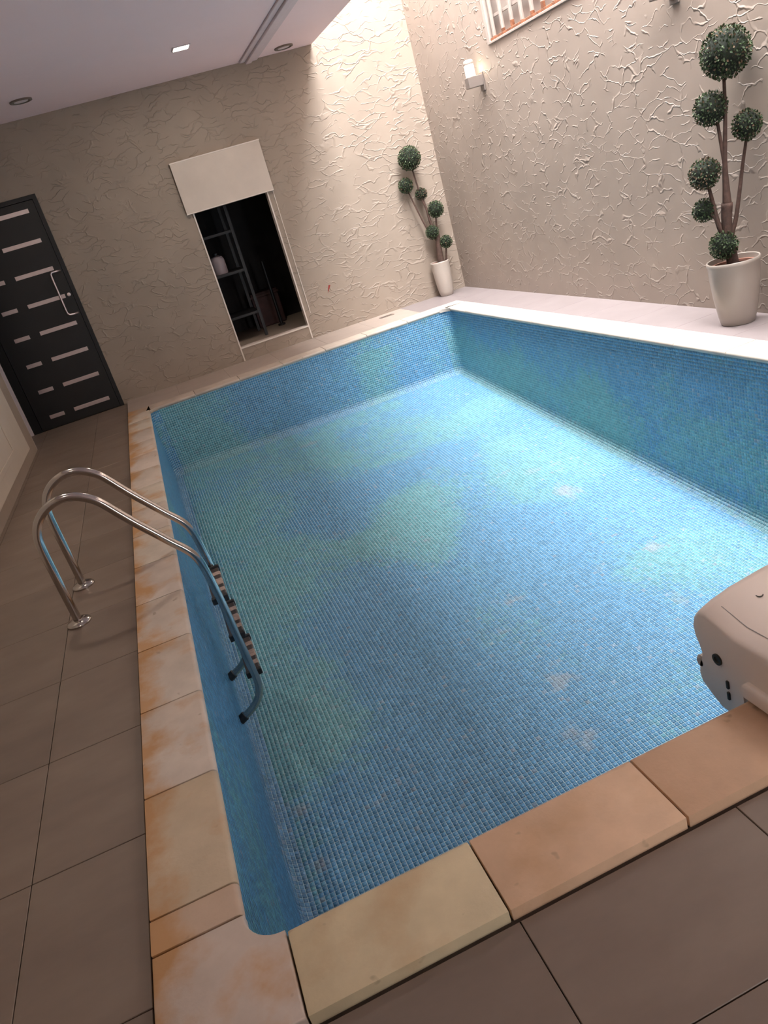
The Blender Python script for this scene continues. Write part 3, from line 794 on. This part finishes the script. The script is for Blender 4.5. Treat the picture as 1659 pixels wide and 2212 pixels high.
# ------------------------------------------------------------------ topiary plants
def leaf_ball(c, r, name, parent, dens=1.0, brown=0.15):
    c = Vector(c)
    pw = parent.location
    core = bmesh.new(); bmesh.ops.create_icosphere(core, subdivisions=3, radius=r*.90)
    n = int(700*dens*(r/.1)**1.6)
    lf = .014 + .035*r
    k = np.arange(n)+.5; ph = np.arccos(1-2*k/n); th = math.pi*(1+5**.5)*k
    D = np.stack([np.cos(th)*np.sin(ph), np.sin(th)*np.sin(ph), np.cos(ph)], 1)
    D += rng.normal(0, .05, D.shape); D /= np.linalg.norm(D, axis=1, keepdims=True)
    rad = r*(.91+.08*rng.random(n)); P = D*rad[:, None]
    # leaf axis: outwards with a random tilt, folded along its rib
    T = rng.normal(0, 1, D.shape); T -= D*(T*D).sum(1, keepdims=True); T /= np.linalg.norm(T, axis=1, keepdims=True)
    tilt = rng.uniform(.2, 1.15, n)[:, None]
    A = D*np.cos(tilt)+T*np.sin(tilt); S = np.cross(A, D); S /= np.maximum(np.linalg.norm(S, axis=1, keepdims=True), 1e-6)
    N = np.cross(S, A)
    ln = lf*rng.uniform(.8, 1.25, n)[:, None]; wd = ln*.33
    p0 = P; p1 = P+A*ln*.5+S*wd+N*wd*.35; p2 = P+A*ln; p3 = P+A*ln*.5-S*wd+N*wd*.35
    V = np.stack([p0, p1, p2, p3], 1).reshape(-1, 3)
    F = []
    b = np.arange(n)*4
    F = np.stack([b, b+1, b+2, b, b+2, b+3], 1).reshape(-1)
    me = bpy.data.meshes.new(name); nf = 2*n
    me.vertices.add(4*n); me.vertices.foreach_set('co', V.astype(np.float32).ravel())
    me.loops.add(nf*3); me.loops.foreach_set('vertex_index', F.astype(np.int32))
    me.polygons.add(nf); me.polygons.foreach_set('loop_start', (np.arange(nf)*3).astype(np.int32)); me.polygons.foreach_set('loop_total', np.full(nf, 3, np.int32))
    me.update()
    g = np.array([[.040, .070, .026]]); br = np.array([[.15, .10, .06]]); gl = np.array([[.105, .15, .075]])
    u = rng.random((n, 1)); cc = np.where(u < .62, g, gl); cc = np.where(u > 1-brown, br, cc)
    cc = cc*(.55+.5*rng.random((n, 1)))
    a = me.color_attributes.new('col', 'FLOAT_COLOR', 'POINT')
    C4 = np.concatenate([np.repeat(cc, 4, 0), np.ones((4*n, 1))], 1); a.data.foreach_set('color', C4.astype(np.float32).ravel())
    cm = bpy.data.meshes.new('ball_core'); core.to_mesh(cm); core.free()
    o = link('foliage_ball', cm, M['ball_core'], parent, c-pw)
    lv = link('leaves', me, M['leaf'], o); lv['kind'] = 'stuff'
    return o
def topiary(label, base, pot_prof, soil, stems, balls, potmat):
    root = tag(empty('potted_topiary', base), label, 'plant')
    pot = MB().lathe(pot_prof, base, 56).build('pot', M[potmat], root, smooth=50)
    MB().lathe([(soil[0]+.004, 0), (soil[0]+.004, .016), (soil[0]-.010, .016), (soil[0]-.012, 0)], (base[0], base[1], soil[1]-.012), 48).build('inner_rim', M['liner'], pot, smooth=40)
    MB().lathe([(soil[0]-.002, -.03), (soil[0]-.002, -.02), (.001, -.012)], (base[0], base[1], soil[1]), 40).build('soil', M['soil'], pot, smooth=40)
    for pts, rad in stems:
        sm = smooth_curve(pts, 4); rr = np.interp(np.linspace(0, 1, len(sm)), np.linspace(0, 1, len(rad)), rad)
        MB().tube(sm, list(rr), 12).build('stem', M['bark'], root, smooth=True)
    for c, r, br in balls: leaf_ball(c, r, 'leaf_ball', root, 1.0, br)
    return root
# tall, wide pot on the right
B = (4.097, 2.985, 0.0005-.003)
topiary('tall topiary with six leafy balls in a wide white pot by the right wall', B,
        [(.104, 0), (.110, .003), (.124, .06), (.146, .19), (.160, .32), (.166, .40), (.171, .412), (.171, .432), (.166, .437), (.159, .434), (.155, .40), (.150, .36), (.148, .33), (.001, .33)],
        (.150, .395),
        [([(4.095, 2.985, .36), (4.090, 2.987, .47), (4.080, 2.995, .60), (4.082, 2.994, .70), (4.090, 2.988, .80)], [.042, .036, .033, .034, .037]),
         ([(4.090, 2.988, .78), (4.092, 2.986, .90), (4.096, 2.982, 1.064), (4.113, 2.967, 1.306), (4.122, 2.960, 1.53)], [.030, .022, .015, .012, .010]),
         ([(4.094, 2.984, .93), (4.092, 2.986, 1.05), (4.087, 2.990, 1.142), (4.078, 2.998, 1.30)], [.013, .012, .011, .010]),
         ([(4.086, 2.990, .55), (4.105, 2.975, .62), (4.124, 2.958, .69), (4.148, 2.938, .84), (4.173, 2.917, 1.011), (4.198, 2.896, 1.16)], [.022, .017, .014, .013, .011, .009]),
         ([(4.082, 2.996, .55), (4.058, 3.014, .61), (4.040, 3.030, .69), (4.028, 3.040, .80), (4.014, 3.052, .92)], [.024, .020, .017, .013, .011]),
         ([(4.060, 3.012, .62), (4.035, 3.030, .70), (4.012, 3.050, .76)], [.014, .012, .010])],
        [((4.137, 2.947, 1.668), .143, .22), ((4.062, 3.03, 1.383), .097, .12), ((4.190, 2.875, 1.236), .083, .15), ((4.0, 3.063, 1.010), .094, .45), ((4.0, 3.10, .782), .070, .1), ((4.036, 2.99, .540), .085, .05)], 'pot_wide')
B = (3.965, 7.945, -.0025)
topiary('slim topiary with six small leafy balls in a narrow white pot in the corner', B,
        [(.078, 0), (.083, .003), (.094, .06), (.108, .19), (.115, .32), (.117, .40), (.119, .412), (.119, .424), (.115, .428), (.109, .425), (.107, .40), (.105, .37), (.001, .37)],
        (.106, .41),
        [([(3.985, 7.942, .38), (3.988, 7.941, .48), (3.998, 7.937, .60), (4.010, 7.932, .70), (4.014, 7.931, .77)], [.046, .040, .036, .032, .028]),
         ([(4.012, 7.932, .75), (3.970, 7.948, .89), (3.957, 7.953, 1.084), (3.930, 7.963, 1.204), (3.905, 7.974, 1.54)], [.026, .018, .014, .011, .009]),
         ([(4.0, 7.937, .66), (3.955, 7.953, .76), (3.913, 7.970, .849), (3.862, 7.985, 1.036), (3.800, 8.0, 1.30)], [.020, .015, .012, .010, .008]),
         ([(4.014, 7.931, .74), (4.026, 7.926, .845), (4.045, 7.919, .95)], [.016, .012, .010]),
         ([(3.957, 7.953, 1.08), (3.950, 7.955, 1.19)], [.010, .008]),
         ([(4.045, 7.918, .40), (4.055, 7.914, .45), (4.078, 7.906, .56)], [.012, .012, .010])],
        [((3.888, 7.94, 1.666), .132, .12), ((3.785, 8.0, 1.387), .085, .12), ((3.949, 7.985, 1.245), .068, .4), ((4.059, 7.914, 1.031), .093, .05), ((3.955, 7.93, .784), .077, .05), ((4.088, 7.89, .633), .072, .05)], 'pot')

# ------------------------------------------------------------------ small things
gr = tag(empty('floor_drain', (3.09, 7.885, 0)), 'small slotted metal drain set in the ledge along the far wall', 'drain')
MB().box(3.0, 3.18, 7.84, 7.93, -.0025, .002, .0008).build('frame', M['grate'], gr)
for k in range(6): MB().box(3.016+k*.025, 3.026+k*.025, 7.852, 7.918, .0018, .003).build('slot', M['hole'], gr)

# tiny dark red sticker on the far wall
sx_, sz_ = 2.53, .50
tag(MB().prism([(sx_-.028, sz_-.035), (sx_+.03, sz_+.045), (sx_+.005, sz_+.05)], 'y', YW-.006, YW-.001).build('red_sticker', M['red_mark'], origin=(sx_, YW-.003, sz_)), 'tiny dark red sticker on the far wall right of the store opening', 'sticker')
